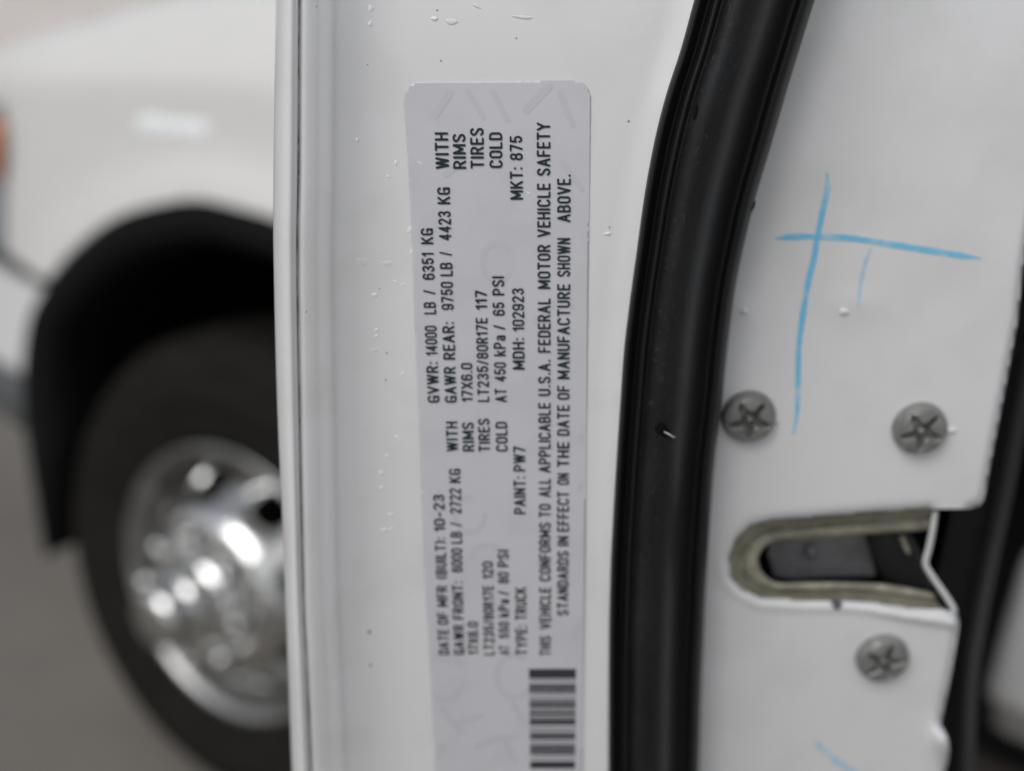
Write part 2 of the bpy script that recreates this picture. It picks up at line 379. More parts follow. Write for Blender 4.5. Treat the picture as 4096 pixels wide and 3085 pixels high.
# wheel
wheel = empty('front_wheel', tk(0, 0, 0.395)); wheel.parent = truck; wheel.matrix_parent_inverse = Matrix.Translation(Vector(TC)).inverted()
def lathe(prof, n=96, c=(0, 0.395), rot=0.0, d0=0.0):
    V = []
    for r, d in prof:
        for k in range(n):
            a = 2 * math.pi * k / n + rot; V.append(tk(c[0] + r * math.cos(a), d + d0, c[1] + r * math.sin(a)))
    return V, grid_faces(len(prof), n, True)
tp = [(0.212, -0.02), (0.222, 0.020), (0.232, 0.030), (0.245, 0.036), (0.275, 0.044), (0.305, 0.046), (0.312, 0.049), (0.318, 0.046), (0.345, 0.038), (0.352, 0.040), (0.360, 0.033), (0.378, 0.016), (0.390, 0.0), (0.396, -0.012),
      (0.3975, -0.045), (0.389, -0.047), (0.389, -0.053), (0.398, -0.055), (0.399, -0.10), (0.39, -0.102), (0.39, -0.108), (0.399, -0.11), (0.398, -0.155), (0.389, -0.157), (0.389, -0.163), (0.3975, -0.165), (0.395, -0.20), (0.38, -0.225), (0.30, -0.25), (0.22, -0.22)]
V, fc = lathe(tp, 128); obj('tyre', V, fc, M_TYRE, wheel)
V, fc = lathe([(0.214, -0.03), (0.220, 0.018), (0.227, 0.028), (0.230, 0.036), (0.226, 0.040), (0.218, 0.036), (0.211, 0.022), (0.206, 0.002), (0.200, -0.016), (0.196, -0.03)], 128)
obj('rim_lip', V, fc, M_LIP, wheel)
# convex disc with hand holes
nth = 240; th = np.linspace(0, 2 * math.pi, nth + 1); rr = np.linspace(0.070, 0.2005, 34)
TH, RR = np.meshgrid(th, rr); hole = np.full(TH.shape, 1e9)
for k in range(8):
    a0 = 2 * math.pi * (k + 0.55) / 8
    da = (TH - a0 + math.pi) % (2 * math.pi) - math.pi
    hole = np.minimum(hole, np.hypot(da * RR / 0.034, (RR - 0.163) / 0.0185) - 1)
p2, fc = field(th, rr, -hole)
def disc_d(r): return interp(r, [(0.07, 0.086), (0.105, 0.085), (0.122, 0.081), (0.135, 0.070), (0.155, 0.040), (0.175, 0.012), (0.19, -0.008), (0.2005, -0.024)])
edge = np.array([(p[0], p[1]) for p in p2]); he = np.full(len(p2), 1e9)
for k in range(8):
    a0 = 2 * math.pi * (k + 0.55) / 8; da = (edge[:, 0] - a0 + math.pi) % (2 * math.pi) - math.pi
    he = np.minimum(he, np.hypot(da * edge[:, 1] / 0.034, (edge[:, 1] - 0.163) / 0.0185) - 1)
dv = disc_d(edge[:, 1]) - 0.012 * np.exp(-(np.clip(he, 0, 9) / 0.16)**2)
V = tk(edge[:, 1] * np.cos(edge[:, 0]), dv, 0.395 + edge[:, 1] * np.sin(edge[:, 0]))
obj('wheel_disc', flat(V), fc, M_CHROME, wheel)
V, fc = lathe([(0.21, -0.07), (0.0001, -0.07)], 64); obj('brake_drum', V, fc, M_VOID, wheel)
V, fc = lathe([(0.074, 0.080), (0.073, 0.098), (0.070, 0.108), (0.062, 0.110), (0.060, 0.116), (0.059, 0.142), (0.056, 0.148), (0.050, 0.150), (0.047, 0.156), (0.046, 0.180), (0.042, 0.188), (0.030, 0.194), (0.012, 0.196), (0.0001, 0.196)], 72)
obj('hub_cap', V, fc, M_CHROME, wheel)
nut0 = None
for k in range(8):
    a = 2 * math.pi * k / 8 + 0.1; c = (0.098 * math.cos(a), 0.395 + 0.098 * math.sin(a))
    V, fc = lathe([(0.0175, 0.082), (0.0175, 0.089), (0.0155, 0.091), (0.0150, 0.112), (0.0125, 0.121), (0.006, 0.126), (0.0001, 0.127)], 18, c)
    obj('lug_nut', V, fc, M_CHROME, wheel)

# ------------------------------------------------------------------ the open door, seen on its rear edge
HEM_L = [(-1800, 1118), (0, 1102), (400, 1096), (833, 1092), (1200, 1097), (1593, 1107), (2130, 1130), (2600, 1148), (3085, 1167), (6500, 1320)]
SEAM = [(-1800, 1205), (0, 1198), (660, 1195), (1000, 1190), (1700, 1199), (2050, 1205), (2400, 1213), (2670, 1226), (3085, 1244), (6500, 1400)]
SEAL_L = [(-1800, 3300), (0, 2776), (198, 2722), (384, 2662), (558, 2618), (780, 2577), (996, 2547), (1200, 2519), (1400, 2495), (1610, 2480), (1820, 2466), (2072, 2451), (2300, 2440), (2583, 2434), (3082, 2432), (6500, 2445)]
SEAL_R = [(-1800, 3860), (0, 3259), (180, 3203), (360, 3148), (570, 3088), (798, 3020), (912, 2992), (1000, 2972), (1130, 2945), (1400, 2909), (1610, 2888), (1820, 2861), (2097, 2839), (2300, 2826), (2583, 2813), (2724, 2806), (3082, 2796), (6500, 2700)]
EDGE_R = [(-800, 4420), (200, 4240), (1063, 4094), (1284, 4072), (1442, 4044), (1694, 3994), (1915, 3953), (2468, 3836), (2733, 3797), (3081, 3783), (6500, 3600)]
def bend(y):
    q = (np.asarray(y, float) - 1500) / 1500.0; qa = np.abs(q)
    qa = np.where(q > 0, qa * 1.35, qa); q = np.sign(q) * qa
    return np.where(qa < 1.3, 0.0042 * q * q, 0.0042 * (1.69 + 2.6 * (qa - 1.3)))
SD = 0.0105
def lit_o(px, py):                    # depth of the label-side panel, metres
    S = interp(py, SEAM); a = px - S
    o = interp(a, [(0, 0.0011-SD), (8, 0.0006-SD), (18, 0.0003-SD), (62, 0.0014-SD), (80, 0.0021-SD), (128, 0.0037-SD), (152, 0.0049-SD), (200, 0.0067-SD), (265, 0.0087-SD), (330, -0.0006), (390, -0.00008), (418, 0.0), (470, 0.0)])
    o = np.where(a > 470, 0.0, o)
    b = interp(py, SEAL_L) - px
    o = o - 0.0016 * np.clip(1 - b / 90.0, 0, 1.4)**1.5
    return o + bend(py)

door = empty('truck_door', tuple(at(2300, 6300, 0.02)))
tag(door, 'open white truck door seen edge-on with grey certification label, black rubber seal and screws', 'truck door')
DDIR = np.array([0.20, 0.98, 0.0]); DDIR /= np.linalg.norm(DDIR)

rows = np.r_[np.arange(-1800, -200, 200), np.arange(-200, 3300, 40), np.arange(3300, 6501, 200)].astype(float)
V = []; ncol = None
HEM_P = [(0.0, 0.0060), (0.006, 0.0048), (0.02, 0.0040), (0.05, 0.0031), (0.10, 0.0021), (0.18, 0.0009), (0.28, -0.0003), (0.40, -0.0014), (0.50, -0.0019), (0.58, -0.0022), (0.66, -0.00225), (0.72, -0.0021), (0.78, -0.0018), (0.83, -0.0015), (0.87, -0.0013), (0.91, -0.0012), (0.945, -0.0006), (0.97, 0.0004)]
aa = [0, 6, 12, 18, 28, 40, 52, 62, 68, 74, 80, 90, 105, 120, 128, 134, 140, 146, 152, 165, 180, 200, 220, 240, 265, 290, 310, 330, 350, 370, 385, 395, 405, 418, 450, 470]
for y in rows:
    L = float(interp(y, HEM_L)); S = float(interp(y, SEAM)); SL = float(interp(y, SEAL_L)); b_ = float(bend(y))
    row = []
    p0 = at(L, y, 0.0052 - SD * 0.96 + b_)
    for ln in (1.27, 0.6, 0.2, 0.05, 0.012): row.append(p0 + DDIR * ln + NRM * 0.0)
    for q, o in HEM_P: row.append(at(L + (S - L) * q, y, o - SD * 0.96 + b_))
    for a in aa: row.append(at(S + a, y, float(lit_o(np.array(S + a), np.array(y)))))
    x0 = S + 470
    for q in np.r_[np.linspace(0.05, 0.85, 12), 0.88, 0.91, 0.94, 0.97, 1.0]:
        x = x0 + (SL + 26 - x0) * q; row.append(at(x, y, float(lit_o(np.array(x), np.array(y)))))
    ncol = len(row); V += row
shell = obj('door_edge_shell', V, grid_faces(len(rows), ncol), M_JAMB, door)
# cracked seam sealer along the hem
V = []; yy = np.arange(-1800, 6501, 14).astype(float); rs = np.random.default_rng(3)
jit = np.convolve(rs.normal(0, 1, len(yy) + 12), np.ones(9) / 9, 'same')[:len(yy)]
wid = 4.6 + 2.6 * np.convolve(rs.normal(0, 1, len(yy) + 20), np.ones(5) / 5, 'same')[:len(yy)] + rs.normal(0, 0.6, len(yy))
wid = np.clip(wid * 0.62, 1.4, 5.0)
Sv = interp(yy, SEAM)
for y, s_, j, wd in zip(yy, Sv, jit, wid):
    for q in (-1, -0.35, 0.35, 1): V.append(at(s_ - 3 + j * 2.0 + q * wd, y, 0.0003 - SD + float(bend(y)) - 0.00015 * (1 - q * q)))
obj('seam_sealer', V, grid_faces(len(yy), 4), M_SEALER, door, smooth=True)

# ---- certification label
LAB_L = [(400, 1614), (610, 1629), (970, 1647), (1225, 1655), (1698, 1674), (2200, 1692), (2325, 1698), (2685, 1720), (3085, 1737), (3560, 1757)]
LAB_R = [(400, 2363), (1200, 2353), (2100, 2343), (3085, 2331), (3560, 2326)]
ol = []
for y in np.arange(400, 3500, 100): ol.append((float(interp(y, LAB_R)), float(y)))
xl, xr = float(interp(3560, LAB_L)), float(interp(3560, LAB_R))
ol += [(xr, 3490), (xr - 18, 3540), (xr - 70, 3562), (xl + 70, 3562), (xl + 18, 3540), (xl, 3490)]
for y in np.arange(3400, 350, -100): ol.append((float(interp(y, LAB_L)), float(y)))
ol += [(1615, 385), (1624, 358), (1646, 337), (1680, 327), (1760, 326), (1900, 325), (2100, 323), (2260, 320), (2298, 321), (2330, 330), (2352, 352), (2362, 382)]
def oL(px, py): return lit_o(np.asarray(px), np.asarray(py))
gx_ = np.arange(1600, 2382, 12.0); gy_ = np.arange(310, 3590, 12.0); XX, YY = np.meshgrid(gx_, gy_)
sdl = poly_sdf(XX, YY, ol) + np.random.default_rng(5).normal(0, 0.7, XX.shape)
p2, fc = field(gx_, gy_, sdl)
LABO = -0.00022
sde = poly_sdf(p2[:, 0], p2[:, 1], ol)
wav = 0.0
label = obj('certification_label', flat(at(p2[:, 0], p2[:, 1], oL(p2[:, 0], p2[:, 1]) + LABO + wav)), fc, M_LABEL, door, label='grey certification sticker with printed weights and barcode')
so = label.modifiers.new('solid', 'SOLIDIFY'); so.thickness = 0.0001; so.offset = 1

# stroke alphabet: x 0..w, y 0..10 (centre lines), drawn as one clean outline per character
def arc(cx, cy, rx, ry, a0, a1, n=10):
    return [(cx + rx * math.cos(math.radians(a0 + (a1 - a0) * k / n)), cy + ry * math.sin(math.radians(a0 + (a1 - a0) * k / n))) for k in range(n + 1)]
H = 9.35; B = 0.65; MID = 5.1
def bowl(x0, x1, yb, yt, r=1.7):       # stem side open: straight out, round, back
    r = min(r, (yt - yb) / 2)
    return [(x0, yt)] + arc(x1 - r, yt - r, r, r, 90, 0, 6) + arc(x1 - r, yb + r, r, r, 0, -90, 6) + [(x0, yb)]
def oval(w, yb=B, yt=H, r=None):
    r = r or w / 2
    return arc(w / 2, yt - r, w / 2, r, 180, 0, 10) + arc(w / 2, yb + r, w / 2, r, 0, -180, 10) + [(0, yt - r)]
W = 3.7
S_SHAPE = arc(W / 2, 7.35, W / 2, 2.0, 20, 180, 9) + [(0.35, 6.2), (0.9, 5.65), (W - 0.9, 4.45), (W - 0.25, 3.8)] + arc(W / 2, 2.65, W / 2, 2.0, 0, -160, 10)
GL = {
 'A': (4.3, [[(0, B), (2.15, H), (4.3, B)], [(0.75, 3.4), (3.55, 3.4)]]),
 'B': (W, [[(0, B), (0, H)], bowl(0, W - 0.2, MID, H), bowl(0, W, B, MID)]),
 'C': (W, [arc(W / 2, 7.5, W / 2, 1.85, 5, 180, 10) + arc(W / 2, 2.5, W / 2, 1.85, 180, 355, 10)]),
 'D': (W, [[(0, B), (0, H)], bowl(0, W, B, H, 2.0)]),
 'E': (3.2, [[(3.2, H), (0, H), (0, B), (3.2, B)], [(0, MID), (2.9, MID)]]),
 'F': (3.1, [[(3.1, H), (0, H), (0, B)], [(0, MID), (2.8, MID)]]),
 'G': (W, [arc(W / 2, 7.5, W / 2, 1.85, 8, 180, 10) + arc(W / 2, 2.5, W / 2, 1.85, 180, 350, 10) + [(W, 4.7), (W / 2 + 0.1, 4.7)], [(W, 4.7), (W, B)]]),
 'H': (W, [[(0, B), (0, H)], [(W, B), (W, H)], [(0, MID), (W, MID)]]),
 'I': (0.01, [[(0, B), (0, H)]]),
 'K': (3.9, [[(0, B), (0, H)], [(3.7, H), (0, 3.9)], [(1.45, 5.6), (3.9, B)]]),
 'L': (3.0, [[(0, H), (0, B), (3.0, B)]]),
 'M': (4.9, [[(0, B), (0, H), (2.45, 2.4), (4.9, H), (4.9, B)]]),
 'N': (W, [[(0, B), (0, H), (W, B), (W, H)]]),
 'O': (W, [oval(W)]),
 'P': (W, [[(0, B), (0, H)], bowl(0, W, 4.5, H, 2.2)]),
 'R': (W, [[(0, B), (0, H)], bowl(0, W - 0.1, 4.9, H, 2.0), [(1.9, 4.9), (W, B)]]),
 'S': (W, [S_SHAPE]),
 'T': (3.9, [[(0, H), (3.9, H)], [(1.95, H), (1.95, B)]]),
 'U': (W, [[(0, H)] + arc(W / 2, 2.5, W / 2, 1.85, 180, 360, 12) + [(W, H)]]),
 'V': (4.2, [[(0, H), (2.1, B), (4.2, H)]]),
 'W': (5.8, [[(0, H), (1.45, B), (2.9, H), (4.35, B), (5.8, H)]]),
 'X': (4.1, [[(0, B), (4.1, H)], [(0, H), (4.1, B)]]),
 'Y': (4.2, [[(0, H), (2.1, 4.6), (4.2, H)], [(2.1, 4.6), (2.1, B)]]),
 '0': (W, [oval(W)]),
 '1': (1.7, [[(0, 7.3), (1.7, H), (1.7, B)]]),
 '2': (W, [arc(W / 2, 7.4, W / 2, 1.95, 170, 0, 10) + [(W - 0.25, 6.2), (0, B), (W, B)]]),
 '3': (W, [arc(W / 2, 7.45, W / 2 - 0.1, 1.9, 160, -60, 12) + [(1.5, 5.3)] + arc(W / 2, 2.85, W / 2, 2.2, 70, -165, 14)]),
 '4': (4.0, [[(3.0, B), (3.0, H), (0, 3.0), (4.0, 3.0)]]),
 '5': (W, [[(W - 0.2, H), (0.45, H), (0.2, 5.2)] + arc(W / 2, 3.55, W / 2, 2.6, 140, -160, 14)]),
 '6': (W, [arc(W / 2, 7.4, W / 2, 1.95, 15, 180, 9) + [(0, 3.2)], oval(W, B, 5.9)]),
 '7': (W, [[(0, H), (W, H), (1.2, B)]]),
 '8': (W, [oval(W, B, 5.3), [(x + 0.15, y) for x, y in oval(W - 0.3, 5.3, H)]]),
 '9': (W, [oval(W, 4.1, H), [(W, 7.0)] + arc(W / 2, 2.6, W / 2, 1.95, 0, -165, 9)]),
 'k': (3.2, [[(0, B), (0, H)], [(2.9, 6.6), (0, 3.2)], [(1.2, 4.5), (3.2, B)]]),
 'a': (3.0, [[(0.3, 5.9)] + arc(1.5, 5.4, 1.45, 1.25, 150, 0, 7) + [(3.0, B)], arc(1.45, 2.25, 1.45, 1.6, 30, 330, 12), [(3.0, 3.9), (1.5, 3.8)]]),
 ':': (0.3, [[(0.15, 1.1), (0.16, 1.11)], [(0.15, 6.1), (0.16, 6.11)]]),
 '.': (0.3, [[(0.15, 0.85), (0.16, 0.86)]]),
 '/': (2.3, [[(0, B), (2.3, H)]]),
 '-': (2.6, [[(0, 4.6), (2.6, 4.6)]]),
 '(': (1.1, [arc(2.6, 5.0, 2.6, 5.6, 130, 230, 10)]),
 ')': (1.1, [arc(-1.5, 5.0, 2.6, 5.6, 50, -50, 10)]),
}
SW = 0.76
_gc = {}
def glyph(ch):
    if ch in _gc: return _gc[ch]
    wd, st = GL[ch]
    step = 0.42
    xs = np.arange(-1.2, wd + 1.3, step); ys = np.arange(-1.4, 11.5, step); XX, YY = np.meshgrid(xs, ys)
    d = np.full(XX.shape, 1e9)
    for s in st: d = np.minimum(d, seg_dist(XX, YY, s))
    _gc[ch] = (wd,) + field(xs, ys, d - SW * (1.12 if ch in ':.' else 1.0)); return _gc[ch]
def word_mesh(word, y0, y1, xb, xc, Vp, Fc):
    """letters of one word running up the photo from y0 to y1; xb(y) baseline, xc(y) cap line"""
    gap = 1.05; tot = -gap; lay = []
    for ch in word:
        wd, p, f = glyph(ch); lay.append((tot + gap + SW, p, f)); tot += gap + wd + 2 * SW
    for x0, p, f in lay:
        t = (x0 + p[:, 0]) / tot; y = y0 + (y1 - y0) * t
        x = xb(y) + (xc(y) - xb(y)) * (p[:, 1] / 10.0)
        n = len(Vp); Vp += list(zip(x, y)); Fc += [tuple(i + n for i in q) for q in f]
LINES = [  # start (y, baseline x, cap x), end (y, baseline x, cap x), words (text, y start, y end)
 ((2619, 1797, 1755), (1978, 1776, 1732), [('DATE', 2619, 2517), ('OF', 2499, 2448), ('MFR', 2427, 2343), ('(BUILT):', 2316, 2150), ('10-23', 2127, 1978)]),
 ((1611, 1758, 1711), (913, 1731, 1682), [('GVWR:', 1611, 1447), ('14000', 1423, 1303), ('LB', 1257, 1208), ('/', 1177, 1160), ('6351', 1119, 1011), ('KG', 977, 913)]),
 ((2619, 1858, 1816), (1875, 1841, 1795), [('GAWR', 2619, 2499), ('FRONT:', 2478, 2326), ('6000', 2289, 2193), ('LB', 2175, 2127), ('/', 2105, 2090), ('2722', 2055, 1953), ('KG', 1932, 1875)]),
 ((1806, 1832, 1787), (1686, 1829, 1783), [('WITH', 1806, 1686)]),
 ((1611, 1827, 1780), (749, 1799, 1748), [('GAWR', 1611, 1467), ('REAR:', 1439, 1287), ('9750', 1240, 1127), ('LB', 1105, 1050), ('/', 1023, 1007), ('4423', 962, 844), ('KG', 817, 749)]),
 ((676, 1797, 1743), (529, 1792, 1738), [('WITH', 676, 529)]),
 ((2619, 1913, 1873), (2487, 1911, 1870), [('17X6.0', 2619, 2487)]),
 ((1806, 1897, 1851), (1689, 1894, 1848), [('RIMS', 1806, 1689)]),
 ((1608, 1891, 1846), (1452, 1889, 1843), [('17X6.0', 1608, 1452)]),
 ((676, 1865, 1813), (535, 1861, 1810), [('RIMS', 676, 535)]),
 ((2621, 1978, 1936), (2246, 1971, 1929), [('LT235/80R17E', 2621, 2342), ('120', 2316, 2246)]),
 ((1808, 1961, 1915), (1674, 1957, 1912), [('TIRES', 1808, 1674)]),
 ((1608, 1957, 1911), (1161, 1947, 1900), [('LT235/80R17E', 1608, 1271), ('117', 1240, 1161)]),
 ((675, 1936, 1883), (511, 1934, 1880), [('TIRES', 675, 511)]),
 ((2619, 2038, 1997), (2199, 2034, 1990), [('AT', 2619, 2583), ('550', 2553, 2487), ('kPa', 2469, 2397), ('/', 2381, 2364), ('80', 2334, 2289), ('PSI', 2268, 2199)]),
 ((1806, 2031, 1984), (1687, 2028, 1982), [('COLD', 1806, 1687)]),
 ((1609, 2027, 1980), (1105, 2016, 1968), [('AT', 1609, 1554), ('450', 1527, 1449), ('kPa', 1425, 1341), ('/', 1319, 1300), ('65', 1263, 1209), ('PSI', 1182, 1105)]),
 ((672, 2010, 1958), (529, 2008, 1956), [('COLD', 672, 529)]),
 ((2621, 2109, 2064), (2349, 2105, 2060), [('TYPE:', 2621, 2500), ('TRUCK', 2481, 2349)]),
 ((2057, 2103, 2056), (1785, 2101, 2053), [('PAINT:', 2057, 1906), ('PW7', 1886, 1785)]),
 ((1479, 2099, 2051), (1153, 2095, 2048), [('MDH:', 1479, 1351), ('102923', 1326, 1153)]),
 ((799, 2092, 2041), (543, 2090, 2039), [('MKT:', 799, 668), ('875', 641, 543)]),
 ((2623, 2203, 2159), (490, 2201, 2147), [('THIS', 2623, 2544), ('VEHICLE', 2517, 2349), ('CONFORMS', 2325, 2090), ('TO', 2070, 2016), ('ALL', 1989, 1914), ('APPLICABLE', 1891, 1611), ('U.S.A.', 1584, 1438), ('FEDERAL', 1411, 1193), ('MOTOR', 1156, 979), ('VEHICLE', 949, 733), ('SAFETY', 703, 490)]),
 ((2463, 2273, 2229), (697, 2283, 2229), [('STANDARDS', 2463, 2205), ('IN', 2184, 2145), ('EFFECT', 2127, 1965), ('ON', 1939, 1893), ('THE', 1869, 1767), ('DATE', 1743, 1620), ('OF', 1599, 1542), ('MANUFACTURE', 1517, 1136), ('SHOWN', 1107, 952), ('ABOVE.', 889, 697)]),
]
for (ya, ba, ca), (yb_, bb, cb), words in LINES:
    fb = lambda y, a=(ya, ba, yb_, bb): a[1] + (a[3] - a[1]) * (y - a[0]) / (a[2] - a[0])
    fcap = lambda y, a=(ya, ca, yb_, cb): a[1] + (a[3] - a[1]) * (y - a[0]) / (a[2] - a[0])
    Vp, Fc = [], []
    for wtxt, s0, s1 in words: word_mesh(wtxt, s0, s1, fb, fcap, Vp, Fc)
    P = np.array(Vp)
    obj('printed_text', flat(at(P[:, 0], P[:, 1], oL(P[:, 0], P[:, 1]) + LABO - 0.00022)), Fc, M_INK, label, smooth=False)
# barcode (runs on below the picture)
bars = [(1060, 1066), (1158, 1164), (1199, 1205), (1258, 1264), (1314, 1318), (1378, 1385), (1416, 1420), (1470, 1477), (1572, 1578), (985, 1047), (1087, 1112), (1120, 1141), (1185, 1193), (1213, 1237), (1247, 1251), (1273, 1290), (1302, 1308), (1324, 1357), (1403, 1410), (1425, 1452), (1493, 1520), (1528, 1553), (1600, 1648),
        (1690, 1705), (1722, 1760), (1780, 1790), (1812, 1850), (1880, 1892), (1910, 1925), (1960, 2000), (2020, 2035), (2050, 2080)]
V, Fc = [], []
for c0, c1 in bars:
    y0, y1 = 2085 + c0 / 1.666, 2085 + c1 / 1.666; n = len(V)
    for y in (y0, y1):
        xl_ = 2116 + (y - 2676) * 0.012; xr_ = 2303 - (y - 2676) * 0.008
        for x in (xl_, xr_): V.append(at(x, y, float(oL(x, y)) + LABO - 0.00024))
    Fc.append((n, n + 1, n + 3, n + 2))
obj('barcode', V, Fc, M_BAR, label, smooth=False)
# faint security pattern printed in the vinyl: slanted bars, rings and hollow letters
def strokes(list_, step=9.0):
    allp = np.concatenate([np.array(s) for s, _ in list_]); mx = max(w_ for _, w_ in list_)
    gx = np.arange(allp[:, 0].min() - mx - step * 2, allp[:, 0].max() + mx + step * 2, step); gy = np.arange(allp[:, 1].min() - mx - step * 2, allp[:, 1].max() + mx + step * 2, step)
    XX, YY = np.meshgrid(gx, gy); d = np.full(XX.shape, 1e9)
    for s, w_ in list_: d = np.minimum(d, seg_dist(XX, YY, s) - w_)
    return field(gx, gy, np.maximum(d, poly_sdf(XX, YY, ol) + 14))
ghosts = [[([(1740, 460), (1800, 372)], 15)], [([(2105, 440), (2195, 345)], 17)], [([(1870, 365), (1935, 470)], 11)], [([(1975, 370), (2030, 480)], 12)], [([(2240, 370), (2290, 500)], 13)],
          [(arc(1778, 2710, 78, 92, 20, 330, 24), 12)], [(arc(2060, 2705, 72, 85, 30, 300, 24), 12)],
          [([(1765, 2835), (1815, 2895), (1925, 2865)], 13), ([(1815, 2895), (1840, 2925)], 13)], [([(1900, 2990), (2010, 2945), (2060, 3040)], 13), ([(2020, 2960), (2065, 2945)], 12)], [([(2055, 2815), (2085, 2880)], 11)],
          [(arc(1950, 2240, 70, 60, 190, 420, 20), 11)], [([(2290, 2560), (2330, 2480)], 12)], [(arc(2290, 1850, 60, 120, -60, 60, 14), 12)], [([(1700, 3075), (1770, 2990)], 22)], [([(1780, 700), (1850, 650)], 12)], [([(2250, 650), (2330, 760)], 12)],
          [(arc(1990, 1050, 60, 75, 40, 320, 20), 11)], [([(2140, 1290), (2220, 1210), (2290, 1230)], 11)], [(arc(1880, 2060, 58, 72, 0, 270, 18), 11)]]
V, Fc = [], []
for gset in ghosts:
    p, f = strokes(gset); n = len(V)
    if not len(f): continue
    V += list(flat(at(p[:, 0], p[:, 1], oL(p[:, 0], p[:, 1]) + LABO - 0.00005))); Fc += [tuple(i + n for i in q) for q in f]
obj('ghost_print', V, Fc, M_GHOST, label, smooth=False)

# ---- rubber seal
PROF = [(0.0, -9), (0.0, -2.0), (0.004, 1.5), (0.02, 3.6), (0.045, 4.3), (0.065, 3.8), (0.082, 2.6), (0.10, 1.2), (0.125, 0.7), (0.142, 1.3), (0.155, 2.6), (0.172, 3.8), (0.195, 4.4), (0.215, 4.2), (0.232, 3.6), (0.245, 3.8), (0.262, 5.0), (0.30, 6.9), (0.36, 8.8), (0.44, 10.0), (0.52, 10.1), (0.585, 9.2), (0.63, 7.4), (0.66, 4.4),
        (0.69, 1.2), (0.735, -1.0), (0.79, -1.6), (0.84, -0.6), (0.870, 1.6), (0.905, 3.6), (0.945, 4.4), (0.975, 3.6), (0.993, 1.4), (1.0, -2.0), (1.0, -12), (0.97, -30)]
pf = np.array(PROF); tpar = np.arange(len(pf)); td = np.linspace(0, len(pf) - 1, 100)
fx = interp(td, list(zip(tpar, pf[:, 0]))); fh = interp(td, list(zip(tpar, pf[:, 1])))
rows2 = np.r_[np.arange(-1800, -100, 100), np.arange(-100, 3200, 25), np.arange(3200, 6501, 150)].astype(float)
rs = np.random.default_rng(11); V = []; UV = []
wob = np.convolve(rs.normal(0, 1, len(rows2) + 16), np.ones(9) / 9, 'same')[:len(rows2)]
def seal_pt(y, fr, hmm):
    l, r = float(interp(y, SEAL_L)), float(interp(y, SEAL_R)); x = l + (r - l) * fr
    return at(x, y, -0.0016 + float(bend(y)) + 0.021 * fr**2 - hmm * 0.001)
for j, y in enumerate(rows2):
    l, r = float(interp(y, SEAL_L)), float(interp(y, SEAL_R))
    x = l + (r - l) * fx; amp = 1.0 + 0.02 * wob[j]
    oo = -0.0016 + float(bend(y)) + 0.021 * np.clip(fx, 0, 1)**2 - fh * 0.001 * amp
    V += list(at(x, np.full_like(x, y), oo)); UV += [(float(a), y / 3085.0) for a in fx]
seal = obj('weatherstrip', V, grid_faces(len(rows2), len(td)), M_RUBBER, door, uvs=UV, label='black rubber weatherstrip with lips and chalky scuffs')
# nick in the seal drawn black, with a painted white glint, and two slits
def patch(name, pts, o_fn, m, parent, n=4, step=6.0, dome=0.0, label=None):
    pl = smooth_poly(pts, n); a = np.array(pl)
    gx = np.arange(a[:, 0].min() - 2 * step, a[:, 0].max() + 2 * step, step); gy = np.arange(a[:, 1].min() - 2 * step, a[:, 1].max() + 2 * step, step)
    XX, YY = np.meshgrid(gx, gy); p, f = field(gx, gy, poly_sdf(XX, YY, pl)); sd = -poly_sdf(p[:, 0], p[:, 1], pl)
    mxs = max(sd.max(), 1e-6)
    return obj(name, flat(at(p[:, 0], p[:, 1], o_fn(p[:, 0], p[:, 1]) - dome * np.sqrt(np.clip(1 - (1 - sd / mxs)**2, 0, 1)))), f, m, parent, label=label)
def seal_o(px, py):
    l, r = interp(py, SEAL_L), interp(py, SEAL_R); fr = (px - l) / (r - l)
    return -0.0016 + bend(py) + 0.021 * np.clip(fr, 0, 1)**2 - np.interp(fr, pf[1:-2, 0], pf[1:-2, 1]) * 0.001
patch('nick', [(2618, 1716), (2630, 1698), (2648, 1690), (2664, 1700), (2676, 1722), (2690, 1740), (2705, 1750), (2680, 1753), (2650, 1747), (2628, 1735)], lambda x, y: seal_o(x, y) - 0.0004, M_VOID, seal, step=5)
patch('nick_painted_glint', [(2652, 1726), (2662, 1727), (2680, 1735), (2694, 1745), (2704, 1748), (2694, 1751), (2676, 1742)], lambda x, y: seal_o(x, y) - 0.0008, M_BEAD, seal, step=3, dome=0.0006)
patch('slit', [(2788, 418), (2790, 440), (2782, 468), (2772, 484), (2774, 455), (2782, 425)], lambda x, y: seal_o(x, y) - 0.0004, M_VOID, seal, step=4)
patch('slit', [(3018, 800), (3022, 815), (3012, 842), (3002, 855), (3004, 828)], lambda x, y: seal_o(x, y) - 0.0004, M_VOID, seal, step=4)

# ---- latch-side panel, right of the seal
SLOT = [(4300, 2010), (3925, 2034), (3886, 2036), (3722, 2038), (3517, 2052), (3313, 2069), (3150, 2081), (3081, 2087), (3007, 2107), (2952, 2158), (2918, 2236), (2925, 2306), (2972, 2354), (3041, 2386), (3177, 2397), (3381, 2397), (3483, 2404), (3620, 2424), (3763, 2432), (3812, 2448), (3834, 2466)]
def pan_o(px, py): return 0.030 + 0.004 * (px - 2800) / 1250.0 + bend(py) * 1.2
outer_top = [(4420, -800), (4240, 200), (4140, 780), (4094, 1063), (4072, 1284), (4046, 1420), (4026, 1530), (3994, 1694), (3953, 1905), (3944, 1968), (3934, 2002), (3914, 2026), (3880, 2036)]
outer_bot = [(3838, 2475), (3834, 2520), (3816, 2630), (3797, 2733), (3762, 2895), (3776, 2920), (3793, 2958), (3799, 3010), (3783, 3081), (3760, 3300), (3700, 4000), (3500, 6500)]
pan = [(2100, -800)] + outer_top + SLOT[3:-1] + [(3828, 2458)] + outer_bot + [(2100, 6500)]
